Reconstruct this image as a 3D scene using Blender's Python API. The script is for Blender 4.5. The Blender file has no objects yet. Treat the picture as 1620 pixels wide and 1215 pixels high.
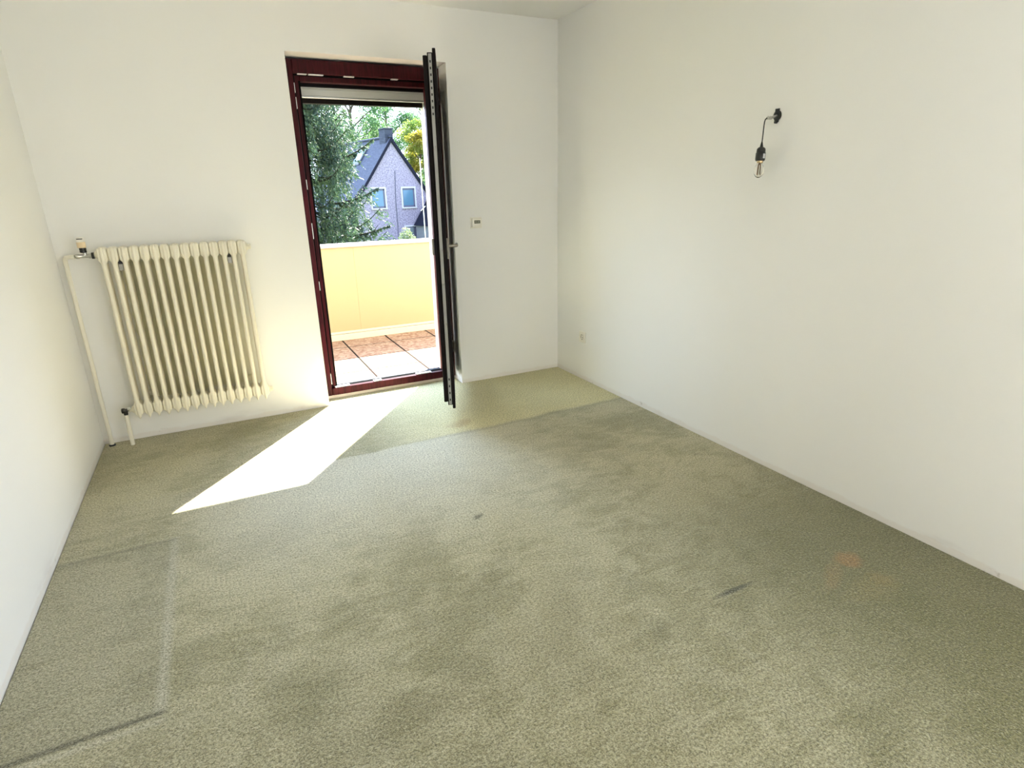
import bpy, math, random
import numpy as np
from mathutils import Vector, Matrix

# ---------------------------------------------------------------- camera, world, light, exposure
sc = bpy.context.scene
COL = sc.collection
W, H = 3.154, 2.5                 # room width, height
REAR = -5.3                       # rear wall of the room, behind the camera

cam_d = bpy.data.cameras.new('camera'); cam = bpy.data.objects.new('camera', cam_d); COL.objects.link(cam)
right = Vector((0.89463252, -0.44617467, -0.02368154)); up = Vector((0.15983894, 0.27010084, 0.94947199)); fwd = Vector((0.41723394, 0.85321375, -0.31295708))
m = Matrix((right, up, -fwd)).transposed().to_4x4(); m.translation = Vector((0.77027, -4.01207, 1.39232))
cam.matrix_world = m
cam_d.sensor_fit = 'HORIZONTAL'; cam_d.sensor_width = 36.0; cam_d.lens = 932.0846 * 36.0 / 1620.0
cam_d.clip_start = 0.02; cam_d.clip_end = 500
sc.camera = cam

wd = bpy.data.worlds.new('sky'); sc.world = wd; wd.use_nodes = True
wn = wd.node_tree; wn.nodes.clear()
bg = wn.nodes.new('ShaderNodeBackground'); wo = wn.nodes.new('ShaderNodeOutputWorld')
tc = wn.nodes.new('ShaderNodeTexCoord'); sx = wn.nodes.new('ShaderNodeSeparateXYZ'); cr = wn.nodes.new('ShaderNodeValToRGB')
wn.links.new(tc.outputs['Generated'], sx.inputs[0]); wn.links.new(sx.outputs['Z'], cr.inputs[0])
cr.color_ramp.elements[0].position = 0.0; cr.color_ramp.elements[0].color = (0.80, 0.92, 1.12, 1)
cr.color_ramp.elements[1].position = 0.7; cr.color_ramp.elements[1].color = (0.55, 0.76, 1.12, 1)
# hazy summer sky: much brighter on the sun's side (+y) above the tree line
def wmath(op, a, b_, clamp=False):
    q = wn.nodes.new('ShaderNodeMath'); q.operation = op; q.use_clamp = clamp
    for k_, v_ in enumerate((a, b_)):
        if isinstance(v_, (int, float)): q.inputs[k_].default_value = v_
        else: wn.links.new(v_, q.inputs[k_])
    return q.outputs[0]
SKY_BASE, SKY_GLOW = 3.4, 23.0
glow = wmath('MULTIPLY', wmath('POWER', wmath('MAXIMUM', sx.outputs['Y'], 0.0), 1.5), wmath('MULTIPLY', wmath('SUBTRACT', sx.outputs['Z'], 0.06), 3.5, True))
wn.links.new(cr.outputs[0], bg.inputs[0]); wn.links.new(wmath('ADD', wmath('MULTIPLY', glow, SKY_GLOW), SKY_BASE), bg.inputs[1])
wn.links.new(bg.outputs[0], wo.inputs[0])

def lamp(name, kind, loc, rot, power, color, **kw):
    l = bpy.data.lights.new(name, kind); o = bpy.data.objects.new(name, l); COL.objects.link(o)
    o.location = loc; l.energy = power; l.color = color
    o.rotation_euler = rot
    for k, v in kw.items(): setattr(l, k, v)
    return o
# sun: travels towards (-.63, -.777) at 44.6 degrees
el = math.radians(44.6)
sun_dir = Vector((-0.629 * math.cos(el), -0.777 * math.cos(el), -math.sin(el)))
sun = lamp('sun', 'SUN', (6, 8, 9), (0, 0, 0), 46.0, (1.0, 0.94, 0.84), angle=math.radians(0.5))
sun.rotation_euler = sun_dir.to_track_quat('-Z', 'Y').to_euler()
# added cool fill light at an unseen side window behind the camera
win_l = lamp('side_window_fill', 'AREA', (W - 0.02, -4.35, 1.6), (0, math.radians(90), 0), 15.0, (0.85, 0.93, 1.0), shape='RECTANGLE', size=1.15, size_y=1.30)
# added warm fill from the ceiling, unseen behind the camera
cl = lamp('added_fill_light', 'AREA', (1.6, -4.55, 2.38), (0, 0, 0), 11.0, (1.0, 0.96, 0.90), shape='DISK', size=0.40)
# portal in the doorway: guides the sky's light into the room
po = lamp('doorway_portal', 'AREA', (1.817, .30, 1.0), (math.radians(-90), 0, 0), 1.0, (1, 1, 1), shape='RECTANGLE', size=.93, size_y=2.1)
po.data.cycles.is_portal = True

sc.view_settings.view_transform = 'Standard'; sc.view_settings.look = 'None'
sc.view_settings.exposure = 0.3; sc.view_settings.gamma = 1.0; sc.view_settings.use_curve_mapping = False
cy = sc.cycles
cy.max_bounces = 12; cy.diffuse_bounces = 7; cy.glossy_bounces = 4; cy.transmission_bounces = 8; cy.transparent_max_bounces = 8
cy.use_denoising = True; cy.sample_clamp_indirect = 0.0; cy.caustics_reflective = False; cy.caustics_refractive = False

# ---------------------------------------------------------------- helpers
class MB:
    def __init__(s): s.v = []; s.f = []; s.mi = []; s.sm = []
    def add(s, vs, fs, mi=0, smooth=False):
        o = len(s.v); s.v += [tuple(v) for v in vs]
        for f in fs: s.f.append(tuple(o + i for i in f)); s.mi.append(mi); s.sm.append(smooth)
    def box(s, x0, y0, z0, x1, y1, z1, mi=0, b=0.0):
        if b <= 0:
            vs = [(x, y, z) for z in (z0, z1) for y in (y0, y1) for x in (x0, x1)]
            s.add(vs, [(0, 2, 3, 1), (4, 5, 7, 6), (0, 1, 5, 4), (2, 6, 7, 3), (0, 4, 6, 2), (1, 3, 7, 5)], mi); return
        vs = []; 
        for z, i in ((z0, b), (z0 + b, 0), (z1 - b, 0), (z1, b)):
            e = b if i == 0 else b * 1.0
            if i == 0:
                vs += [(x0 + b, y0, z), (x1 - b, y0, z), (x1, y0 + b, z), (x1, y1 - b, z), (x1 - b, y1, z), (x0 + b, y1, z), (x0, y1 - b, z), (x0, y0 + b, z)]
            else:
                c = b * 1.3
                vs += [(x0 + c, y0 + b, z), (x1 - c, y0 + b, z), (x1 - b, y0 + c, z), (x1 - b, y1 - c, z), (x1 - c, y1 - b, z), (x0 + c, y1 - b, z), (x0 + b, y1 - c, z), (x0 + b, y0 + c, z)]
        fs = [tuple(range(7, -1, -1)), tuple(range(24, 32))]
        for k in range(3):
            for i in range(8): fs.append((k * 8 + i, k * 8 + (i + 1) % 8, k * 8 + 8 + (i + 1) % 8, k * 8 + 8 + i))
        s.add(vs, fs, mi)
    def rings(s, rs, mi=0, smooth=True, caps=True):
        n = len(rs[0]); vs = [p for r in rs for p in r]; fs = []
        for k in range(len(rs) - 1):
            for i in range(n): fs.append((k * n + i, k * n + (i + 1) % n, (k + 1) * n + (i + 1) % n, (k + 1) * n + i))
        s.add(vs, fs, mi, smooth)
        if caps:
            s.add(rs[0], [tuple(range(n - 1, -1, -1))], mi); s.add(rs[-1], [tuple(range(n))], mi)
    def lathe(s, c, axis, prof, n=24, mi=0, smooth=True, caps=True):
        # prof: list of (distance along axis, radius)
        a = Vector(axis).normalized(); t = Vector((0, 0, 1)) if abs(a.z) < .9 else Vector((1, 0, 0))
        e1 = a.cross(t).normalized(); e2 = a.cross(e1); c = Vector(c); rs = []
        for d_, r_ in prof: rs.append([c + a * d_ + e1 * (r_ * math.cos(2 * math.pi * i / n)) + e2 * (r_ * math.sin(2 * math.pi * i / n)) for i in range(n)])
        s.rings(rs, mi, smooth, caps)
    def tube(s, pts, r, n=10, mi=0, caps=True):
        pts = [Vector(p) for p in pts]; rs = []; ref = None
        for k, p in enumerate(pts):
            t = (pts[min(k + 1, len(pts) - 1)] - pts[max(k - 1, 0)]).normalized()
            if ref is None:
                ref = t.cross(Vector((0, 0, 1)) if abs(t.z) < .9 else Vector((1, 0, 0))).normalized()
            ref = (ref - t * ref.dot(t)).normalized(); e2 = t.cross(ref)
            rr = r[k] if isinstance(r, (list, tuple)) else r
            rs.append([p + ref * (rr * math.cos(2 * math.pi * i / n)) + e2 * (rr * math.sin(2 * math.pi * i / n)) for i in range(n)])
        s.rings(rs, mi, True, caps)
    def prism(s, poly, a, b, mi=0):
        # poly in (x, z), extruded along y from a to b
        n = len(poly); vs = [(x, a, z) for x, z in poly] + [(x, b, z) for x, z in poly]
        fs = [tuple(range(n)), tuple(range(2 * n - 1, n - 1, -1))] + [(i, n + i, n + (i + 1) % n, (i + 1) % n) for i in range(n)]
        s.add(vs, fs, mi)
    def build(s, name, mats, parent=None, xf=None):
        me = bpy.data.meshes.new(name); vs = s.v
        if xf is not None: vs = [tuple(xf @ Vector(v)) for v in vs]
        me.from_pydata(vs, [], s.f)
        if not isinstance(mats, (list, tuple)): mats = [mats]
        for mt in mats: me.materials.append(mt)
        me.polygons.foreach_set('material_index', s.mi); me.polygons.foreach_set('use_smooth', s.sm)
        import bmesh
        bm = bmesh.new(); bm.from_mesh(me); bmesh.ops.recalc_face_normals(bm, faces=bm.faces); bm.to_mesh(me); bm.free()
        o = bpy.data.objects.new(name, me); COL.objects.link(o)
        if parent is not None: o.parent = parent
        return o
def tag(o, label=None, cat=None, group=None, kind=None):
    if label: o['label'] = label
    if cat: o['category'] = cat
    if group: o['group'] = group
    if kind: o['kind'] = kind
    return o
def empty(name, loc=(0, 0, 0), rz=0.0):
    o = bpy.data.objects.new(name, None); COL.objects.link(o); o.location = loc; o.rotation_euler = (0, 0, rz); o.empty_display_size = .1; return o
def part(mb, name, mats, root, parent=None, label=None, loc=None):
    """mesh given in world coordinates, stored relative to its thing's root (translation only)"""
    L = Vector(root.location) if loc is None else Vector(loc)
    o = mb.build(name, mats, parent if parent is not None else root, Matrix.Translation(-L))
    if label: o['label'] = label
    return o

# ---------------------------------------------------------------- materials
class NT:
    def __init__(s, name, rough=.6):
        s.m = bpy.data.materials.new(name); s.m.use_nodes = True; s.t = s.m.node_tree; s.t.nodes.clear()
        s.o = s.n('ShaderNodeOutputMaterial'); s.p = s.n('ShaderNodeBsdfPrincipled'); s.l(s.p.outputs[0], s.o.inputs[0]); s.set('Roughness', rough)
        s.xyz = None
    def n(s, k, **kw):
        x = s.t.nodes.new(k)
        for a, b in kw.items(): setattr(x, a, b)
        return x
    def l(s, a, b): s.t.links.new(a, b)
    def put(s, v, sock):
        if isinstance(v, (int, float)): sock.default_value = v
        elif isinstance(v, (tuple, list)): sock.default_value = tuple(v) + ((1,) if len(v) == 3 and len(sock.default_value) == 4 else ())
        else: s.l(v, sock)
    def set(s, k, v): s.put(v, s.p.inputs[k])
    def co(s):
        if s.xyz is None:
            s.tc = s.n('ShaderNodeTexCoord'); q = s.n('ShaderNodeSeparateXYZ'); s.l(s.tc.outputs['Object'], q.inputs[0]); s.xyz = q.outputs
        return s.xyz
    def vec(s, sc=(1, 1, 1), rot=(0, 0, 0)):
        s.co(); q = s.n('ShaderNodeMapping'); s.l(s.tc.outputs['Object'], q.inputs[0]); q.inputs['Scale'].default_value = sc; q.inputs['Rotation'].default_value = rot; return q.outputs[0]
    def noise(s, scale, detail=3, rough=.5, vec=None, dist=0):
        q = s.n('ShaderNodeTexNoise'); s.l(vec if vec is not None else s.vec(), q.inputs['Vector']); q.inputs['Scale'].default_value = scale
        q.inputs['Detail'].default_value = detail; q.inputs['Roughness'].default_value = rough; q.inputs['Distortion'].default_value = dist; return q.outputs['Fac']
    def math(s, op, a, b=0.0, clamp=False):
        q = s.n('ShaderNodeMath', operation=op, use_clamp=clamp); s.put(a, q.inputs[0]); s.put(b, q.inputs[1]); return q.outputs[0]
    def ramp(s, v, a, b, lo=0.0, hi=1.0):      # smooth step between a and b
        q = s.n('ShaderNodeMapRange', interpolation_type='SMOOTHSTEP'); s.put(v, q.inputs[0])
        for i, x in enumerate((a, b, lo, hi)): s.put(x, q.inputs[i + 1])
        return q.outputs[0]
    def mix(s, f, a, b, mode='MIX'):
        q = s.n('ShaderNodeMix', data_type='RGBA', blend_type=mode); s.put(f, q.inputs[0]); s.put(a, q.inputs[6]); s.put(b, q.inputs[7]); return q.outputs[2]
    def blob(s, x, y, cx, cy_, rx, ry, ang=0.0, warp=None):
        ca, sa = math.cos(ang), math.sin(ang)
        dx = s.math('SUBTRACT', x, cx); dy = s.math('SUBTRACT', y, cy_)
        u = s.math('ADD', s.math('MULTIPLY', dx, ca / rx), s.math('MULTIPLY', dy, sa / rx))
        v = s.math('ADD', s.math('MULTIPLY', dx, -sa / ry), s.math('MULTIPLY', dy, ca / ry))
        d_ = s.math('SQRT', s.math('ADD', s.math('MULTIPLY', u, u), s.math('MULTIPLY', v, v)))
        if warp is not None: d_ = s.math('ADD', d_, s.math('MULTIPLY', s.math('SUBTRACT', warp, .5), 1.6))
        return s.ramp(d_, .35, 1.15, 1, 0)
    def bump(s, h, strength=.3, dist=.01):
        q = s.n('ShaderNodeBump'); s.put(h, q.inputs['Height']); q.inputs['Strength'].default_value = strength; q.inputs['Distance'].default_value = dist; s.l(q.outputs[0], s.p.inputs['Normal'])

def plain(name, col, rough=.5, metal=0.0, var=.06, scale=30, bump=0.0, coat=0.0, spec=.5):
    t = NT(name, rough); t.set('Specular IOR Level', spec); nz = t.noise(scale, 3)
    c2 = tuple(max(0, c * (1 - var * 2)) for c in col)
    t.set('Base Color', t.mix(nz, tuple(min(1, c * (1 + var)) for c in col), c2)); t.set('Metallic', metal)
    if coat: t.set('Coat Weight', coat)
    if bump: t.bump(nz, bump, .004)
    return t.m

def wall_mat(name, col, dirty=True, olive=False):
    t = NT(name, .85); x, y, z = t.co()
    big = t.noise(1.1, 3, .5); col2 = tuple(c * .965 for c in col)
    c = t.mix(big, col, col2)
    if olive:   # the strip of wall behind the radiator that was never painted over
        w = t.noise(14, 3); ww = t.math('MULTIPLY', t.math('SUBTRACT', w, .5), .05)
        xa = t.math('ADD', x, ww); za = t.math('ADD', z, ww)
        mk = t.math('MULTIPLY', t.ramp(xa, .285, .30), t.ramp(xa, .70, .98, 1, 0)); mk = t.math('MULTIPLY', mk, t.ramp(za, .235, .27)); mk = t.math('MULTIPLY', mk, t.ramp(za, 1.05, 1.09, 1, 0))
        c = t.mix(mk, c, (.78, .76, .58))
    if dirty:
        d1 = t.noise(9, 4, .7, t.vec((1, 1, 2.5)))
        edge = t.math('ADD', .028, t.math('MULTIPLY', t.math('SUBTRACT', d1, .5), .05))
        f_ = t.math('SUBTRACT', z, edge)
        c = t.mix(t.math('MULTIPLY', t.ramp(f_, -.006, .006, 1, 0), .45), c, (.76, .70, .64))
        d2 = t.noise(5, 5, .65); spots = t.math('MULTIPLY', t.ramp(d2, .62, .70), t.ramp(z, .012, .045, 1, 0))
        c = t.mix(t.math('MULTIPLY', spots, .75), c, (.22, .17, .12))
        sm = t.math('MULTIPLY', t.ramp(t.noise(2.3, 4, .6, t.vec((1, 1, 4))), .55, .75), t.ramp(z, .02, .11, 1, 0))
        c = t.mix(t.math('MULTIPLY', sm, .25), c, (.55, .50, .48))
    t.set('Base Color', c); t.bump(t.noise(160, 4, .6), .12, .002)
    return t.m
M = {}
WALLC = (.865, .855, .83)
M['wall'] = wall_mat('wall_paint', WALLC); M['wall_back'] = wall_mat('wall_paint_back', WALLC, olive=True)
M['ceil'] = wall_mat('ceiling_paint', (.88, .87, .84), dirty=False)
M['wood'] = None

def carpet():
    t = NT('olive_carpet', .95); x, y, z = t.co()
    base = (.60, .555, .36); dark = (.285, .262, .13)
    n1 = t.noise(2.0, 4, .6, t.vec((1, 1, 1), (0, 0, .3)), .6); n2 = t.noise(7, 4, .65, t.vec((1.0, 2.0, 1), (0, 0, .5)), .9)
    f_ = t.math('MULTIPLY', t.ramp(t.math('ADD', t.math('MULTIPLY', n1, .6), t.math('MULTIPLY', n2, .4)), .43, .62), .72)
    c = t.mix(f_, base, dark)
    # brushed strokes
    n3 = t.noise(3.2, 5, .7, t.vec((3.0, .8, 1), (0, 0, -.5)), .4)
    c = t.mix(t.math('MULTIPLY', t.ramp(n3, .5, .68), .32), c, (.50, .47, .34))
    # door light painted in: paler middle; own yellow green by the door, also lightened
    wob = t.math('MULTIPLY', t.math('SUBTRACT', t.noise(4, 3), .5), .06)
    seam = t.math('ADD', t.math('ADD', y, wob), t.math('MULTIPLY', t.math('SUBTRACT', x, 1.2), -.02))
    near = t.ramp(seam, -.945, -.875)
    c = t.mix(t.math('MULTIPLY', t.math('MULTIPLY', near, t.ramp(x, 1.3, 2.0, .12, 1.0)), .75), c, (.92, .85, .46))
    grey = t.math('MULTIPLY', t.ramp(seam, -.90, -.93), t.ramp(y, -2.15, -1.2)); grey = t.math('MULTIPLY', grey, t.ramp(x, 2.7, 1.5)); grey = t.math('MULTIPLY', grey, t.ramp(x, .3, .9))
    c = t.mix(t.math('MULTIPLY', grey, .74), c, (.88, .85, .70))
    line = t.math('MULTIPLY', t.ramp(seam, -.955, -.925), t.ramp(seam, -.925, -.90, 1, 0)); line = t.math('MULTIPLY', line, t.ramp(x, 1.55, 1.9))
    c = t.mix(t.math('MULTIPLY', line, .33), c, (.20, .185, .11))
    # light fall-off painted in: patchy darker carpet towards the camera
    fg_shade = t.math('MULTIPLY', t.ramp(t.math('ADD', y, t.math('MULTIPLY', n1, 1.6)), -1.0, -2.3), t.ramp(t.math('ADD', n1, t.math('MULTIPLY', n3, .6)), .62, .92, 1.0, .45))
    c = t.mix(t.math('MULTIPLY', fg_shade, .60), c, (.225, .205, .105))
    # shade painted in: deeper green towards the right wall and the camera
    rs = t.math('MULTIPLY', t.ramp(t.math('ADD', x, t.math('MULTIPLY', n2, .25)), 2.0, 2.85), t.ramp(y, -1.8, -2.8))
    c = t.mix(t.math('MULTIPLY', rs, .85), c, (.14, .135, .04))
    # print of a cabinet that stood at the left wall
    def band(v, c0, w_): return t.math('MULTIPLY', t.ramp(v, c0 - w_, c0), t.ramp(v, c0, c0 + w_, 1, 0))
    inx = t.ramp(x, .41, .43, 1, 0); iny = t.math('MULTIPLY', t.ramp(y, -2.40, -2.38), t.ramp(y, -1.375, -1.355, 1, 0))
    inside = t.math('MULTIPLY', inx, iny)
    c = t.mix(t.math('MULTIPLY', inside, .28), c, (.30, .29, .21))
    c = t.mix(t.math('MULTIPLY', t.math('MULTIPLY', band(x, .425, .028), iny), .62), c, (.60, .58, .46))
    inx2 = t.ramp(x, .42, .46, 1, 0)
    c = t.mix(t.math('MULTIPLY', t.math('MULTIPLY', band(y, -1.355, .016), inx2), .7), c, (.56, .53, .34))
    c = t.mix(t.math('MULTIPLY', t.math('MULTIPLY', band(y, -1.385, .014), inx2), .5), c, (.20, .19, .13))
    c = t.mix(t.math('MULTIPLY', t.math('MULTIPLY', band(y, -2.415, .02), inx2), .8), c, (.60, .57, .42))
    c = t.mix(t.math('MULTIPLY', t.math('MULTIPLY', band(y, -2.385, .018), inx2), .8), c, (.09, .085, .05))
    # stains and marks
    wp = t.noise(12, 4, .6)
    for cx_, cy_, rx, ry, an, colr, a in ((2.775, -2.835, .075, .045, .2, (.36, .19, .06), .75), (2.66, -2.86, .14, .035, .5, (.34, .22, .08), .40), (2.775, -2.96, .055, .05, 0, (.24, .18, .045), .60),
                                          (1.99, -.76, .10, .06, .2, (.44, .27, .10), .45), (2.70, -2.98, .16, .07, 0, (.30, .24, .08), .3),
                                          (2.12, -2.39, .14, .05, .1, (.17, .16, 0.05), 0.25), (1.88, -2.80, .07, .05, .3, (.11, .105, 0.03), 0.31), (.96, -2.24, .10, .13, .2, (.17, .16, 0.05), 0.31), (.80, -2.52, .12, .16, .3, (.16, .15, 0.05), 0.34),
                                          (1.24, -2.62, .10, .14, .6, (.17, .16, 0.06), 0.28), (1.45, -2.31, .12, .07, .3, (.17, .16, 0.06), 0.22), (2.74, -3.11, .12, .10, .2, (.12, .12, 0.02), 0.37), (2.86, -3.32, .16, .12, .3, (.12, .12, 0.02), 0.37), (2.12, -3.37, .18, .10, .5, (.13, .125, 0.03), 0.31),
                                          (2.80, -2.30, .10, .05, .2, (.2, .19, 0.06), 0.22), (1.05, -2.72, .14, .09, .2, (.17, .15, 0.05), 0.25), (2.45, -3.5, .2, .12, 0, (.13, .13, 0.03), 0.31)):
        c = t.mix(t.math('MULTIPLY', t.blob(x, y, cx_, cy_, rx, ry, an, wp), a), c, colr)
    c = t.mix(t.math('MULTIPLY', t.blob(x, y, 2.257, -2.754, .11, .014, .01), .9), c, (.055, .055, .03))
    c = t.mix(t.math('MULTIPLY', t.blob(x, y, 1.645, -1.845, .035, .018, .5, t.noise(90, 2)), .8), c, (.12, .11, .07))
    # tufts
    tf = t.noise(210, 2, .8); tf2 = t.noise(110, 2, .7)
    tt = t.math('ADD', t.math('MULTIPLY', tf, .55), t.math('MULTIPLY', tf2, .45))
    c = t.mix(t.ramp(tt, .36, .60), t.mix(1.0, c, (.30, .30, .26), 'MULTIPLY'), c)
    c = t.mix(t.math('MULTIPLY', t.ramp(tt, .54, .68), .35), c, (.80, .76, .58))
    t.set('Base Color', c); t.set('Sheen Weight', .5); t.set('Sheen Roughness', .4); t.set('Sheen Tint', (.95, .93, .82)); t.set('Specular IOR Level', .1)
    hh = t.math('ADD', tt, t.math('MULTIPLY', n2, .6)); t.bump(hh, .9, .012)
    return t.m
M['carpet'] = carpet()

def wood(name, c1, c2, rough=.45, coat=.0, spec=.12):
    t = NT(name, rough); g = t.noise(6, 5, .6, t.vec((10, 10, .8)), .8)
    t.set('Base Color', t.mix(t.ramp(g, .35, .7), c1, c2)); t.set('Coat Weight', coat); t.set('Coat Roughness', .3); t.set('Specular IOR Level', spec); t.bump(g, .08, .002); return t.m
M['mahogany'] = wood('mahogany_varnish', (.062, .0055, .009), (.022, .002, .003))
M['mahogany_dark'] = wood('dark_varnish', (.007, .004, .004), (.004, .003, .003), .5, 0.0, .12)
M['radiator'] = plain('radiator_enamel', (.80, .75, .61), .35, var=.03)
M['pipe'] = plain('painted_pipe', (.82, .78, .66), .4, var=.03)
M['chrome'] = plain('nickel', (.55, .54, .50), .28, 1.0)
M['steel'] = plain('zinc_steel', (.36, .35, .33), .45, .7)
M['plate'] = plain('pale_zinc_plate', (.78, .76, .74), .4, .25)
M['black'] = plain('black_plastic', (.012, .012, .012), .35)
M['rubber'] = plain('black_rubber', (.006, .006, .006), .9, spec=.03)
M['white_pl'] = plain('white_plastic', (.86, .83, .74), .35, var=.01)
M['cream_pl'] = plain('cream_plastic', (.80, .64, .42), .4, var=.02)
M['lcd'] = plain('lcd_glass', (.14, .14, .095), .2, var=.05)
M['lcd_ink'] = plain('lcd_segment', (.36, .36, .28), .4)
M['grey_shutter'] = plain('grey_shutter', (.80, .79, .74), .55, var=.04, scale=4)
M['alu'] = plain('aluminium', (.66, .67, .66), .35, .8)
M['facade'] = plain('cream_facade_render', (.62, .56, .42), .9, var=.03, scale=60, bump=.2)
M['sticker'] = plain('grey_label', (.62, .62, .66), .5)
M['brass'] = plain('lamp_cap_brass', (.70, .55, .32), .3, .9)
M['filament'] = plain('filament', (.85, .50, .25), .5)
M['handle'] = plain('satin_handle', (.30, .28, .24), .35, .85)
M['dark_hole'] = plain('socket_hole', (.05, .045, .04), .7)

def glass(name, tint=(1, 1, 1), rough=0.0, ior=1.45):
    t = NT(name, rough); t.set('Base Color', tint); t.set('Transmission Weight', 1.0); t.set('IOR', ior); t.noise(2); return t.m
t = NT('pane_glass', 0.02); t.set('Base Color', (.9, .95, .93)); t.set('Specular IOR Level', 1.0)
tb = t.n('ShaderNodeBsdfTransparent'); tb.inputs[0].default_value = (.94, .97, .95, 1); gl = t.n('ShaderNodeBsdfGlossy'); gl.inputs['Roughness'].default_value = .02
fr = t.n('ShaderNodeFresnel'); mx = t.n('ShaderNodeMixShader'); t.l(fr.outputs[0], mx.inputs[0]); t.l(tb.outputs[0], mx.inputs[1]); t.l(gl.outputs[0], mx.inputs[2]); t.l(mx.outputs[0], t.o.inputs[0]); M['glass'] = t.m
M['bulb_glass'] = glass('bulb_glass', (1.0, .97, .92), 0.0, 1.35)

# ---------------------------------------------------------------- room shell
OX0, OX1, OZ = 1.320, 2.311, 2.187      # opening for the balcony door
def struct(mb, name, mats): return tag(mb.build(name, mats), kind='structure')
b = MB(); b.box(.004, REAR + .004, -.03, W - .004, -.003, 0)
b.box(OX0 + .003, -.003, -.03, OX1 - .003, .150, 0)
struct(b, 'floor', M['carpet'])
b = MB(); b.box(-.1, REAR - .1, -.2, W + .1, .42, -.031); struct(b, 'floor_screed', plain('screed', (.03, .026, .02), .9))
b = MB(); b.box(-.1, REAR - .1, H, W + .1, .30, H + .18); struct(b, 'ceiling', M['ceil'])
b = MB(); b.box(-.14, REAR, -.03, 0, .30, H); struct(b, 'wall_left', M['wall'])
WY0, WY1, WZ0, WZ1 = -5.05, -3.65, .98, 2.22      # unseen side window, added behind the camera for its light
b = MB(); b.box(W, WY1, -.03, W + .14, .30, H); b.box(W, REAR, -.03, W + .14, WY0, H); b.box(W, WY0, -.03, W + .14, WY1, WZ0); b.box(W, WY0, WZ1, W + .14, WY1, H)
struct(b, 'wall_right', M['wall'])
b = MB(); b.box(0, 0, -.03, OX0, .30, H); b.box(OX1, 0, -.03, W, .30, H); b.box(OX0, 0, OZ, OX1, .30, H)
struct(b, 'wall_back', M['wall_back'])
b = MB(); b.box(-.14, REAR - .14, -.03, W + .14, REAR, H); struct(b, 'wall_rear', M['wall'])
win = tag(empty('window_1', (0, 0, 0)), kind='structure')
b = MB()
for a0, a1, c0, c1 in ((WY0, WY0 + .05, WZ0, WZ1), (WY1 - .05, WY1, WZ0, WZ1), (WY0 + .05, WY1 - .05, WZ0, WZ0 + .05), (WY0 + .05, WY1 - .05, WZ1 - .05, WZ1)): b.box(W + .06, a0, c0, W + .11, a1, c1)
b.build('window_frame', M['white_pl'], win)
# facade (outer leaf of the wall)
FX0, FX1, FZ = 1.372, 2.262, 1.990
b = MB(); b.box(-2.4, .30, -3.0, FX0, .42, 5.2); b.box(FX1, .30, -3.0, 6.2, .42, 5.2); b.box(FX0, .30, FZ + .03, FX1, .42, 5.2); b.box(FX0, .30, -3.0, FX1, .42, -.03)
struct(b, 'wall_facade', M['facade'])
# threshold of raw plaster under the door frame
t = NT('raw_plaster', .9); t.set('Base Color', t.mix(t.noise(18, 4), (.72, .66, .58), (.60, .50, .42))); t.bump(t.noise(60), .3, .003); M['plaster'] = t.m
b = MB(); b.box(OX0, .147, -.03, OX1, .235, .022); struct(b, 'trim_1', M['plaster'])

# ---------------------------------------------------------------- balcony door
door = tag(empty('door_1', (OX0, .14, 0)), 'dark mahogany balcony door standing wide open into the room', kind='structure')
FY0, FY1, FY2 = .140, .175, .225
b = MB()
b.box(OX0, FY0, .022, 1.372, FY1, 2.176, b=.003)          # left stile: face and rebate
b.box(OX0, FY1, .022, 1.412, FY2, 2.176, b=.003)
b.box(2.262, FY0, .022, OX1, FY1, 2.176, b=.003); b.box(2.222, FY1, .022, OX1, FY2, 2.176, b=.003)
b.box(1.372, FY0, 2.098, 2.262, FY1, 2.176, b=.003); b.box(1.412, FY1, 2.058, 2.222, FY2, 2.176, b=.003)
b.box(1.372, FY0, .022, 2.262, FY1, .074, b=.003); b.box(1.412, FY1, .022, 2.222, FY2, .066, b=.003)
part(b, 'door_frame', M['mahogany'], door)
b = MB()                                                   # black sealing lips in the rebate
b.box(1.372, FY1 - .006, .07, 1.382, FY1, 2.098); b.box(1.404, FY1 - .004, .07, 1.414, FY2 + .004, 2.06); b.box(1.372, FY1 - .006, 2.088, 2.262, FY1, 2.098)
b.box(1.38, FY1 - .001, .066, 2.222, FY1 + .034, .0705)
part(b, 'seal', M['rubber'], door)
b = MB(); b.box(1.414, FY1 + .036, .060, 2.220, FY2 + .03, .077, b=.003); b.box(1.414, FY2 + .01, .02, 2.220, FY2 + .045, .055, b=.003)
part(b, 'rain_rail', plain('weathered_rail', (.085, .09, .095), .8, spec=.05), door)
def keeper(x0, y0, z0, x1, y1, z1):
    b = MB(); b.box(x0, y0, z0, x1, y1, z1, b=.0008)
    part(b, 'keeper_plate', M['plate'], door)
for z0, z1 in ((1.99, 2.045), (1.90, 1.965), (1.425, 1.485), (1.115, 1.215), (.775, .835), (.105, .185)):
    keeper(1.370, .146, z0, 1.3765, .172, z1)
for x0, x1 in ((1.40, 1.455), (1.465, 1.555), (1.68, 1.745), (1.985, 2.03)): keeper(x0, .146, 2.0925, x1, .172, 2.0995)
for x0, x1 in ((1.395, 1.50), (1.675, 1.735), (2.00, 2.12)): keeper(x0, .148, .072, x1, .178, .0815)

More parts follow.
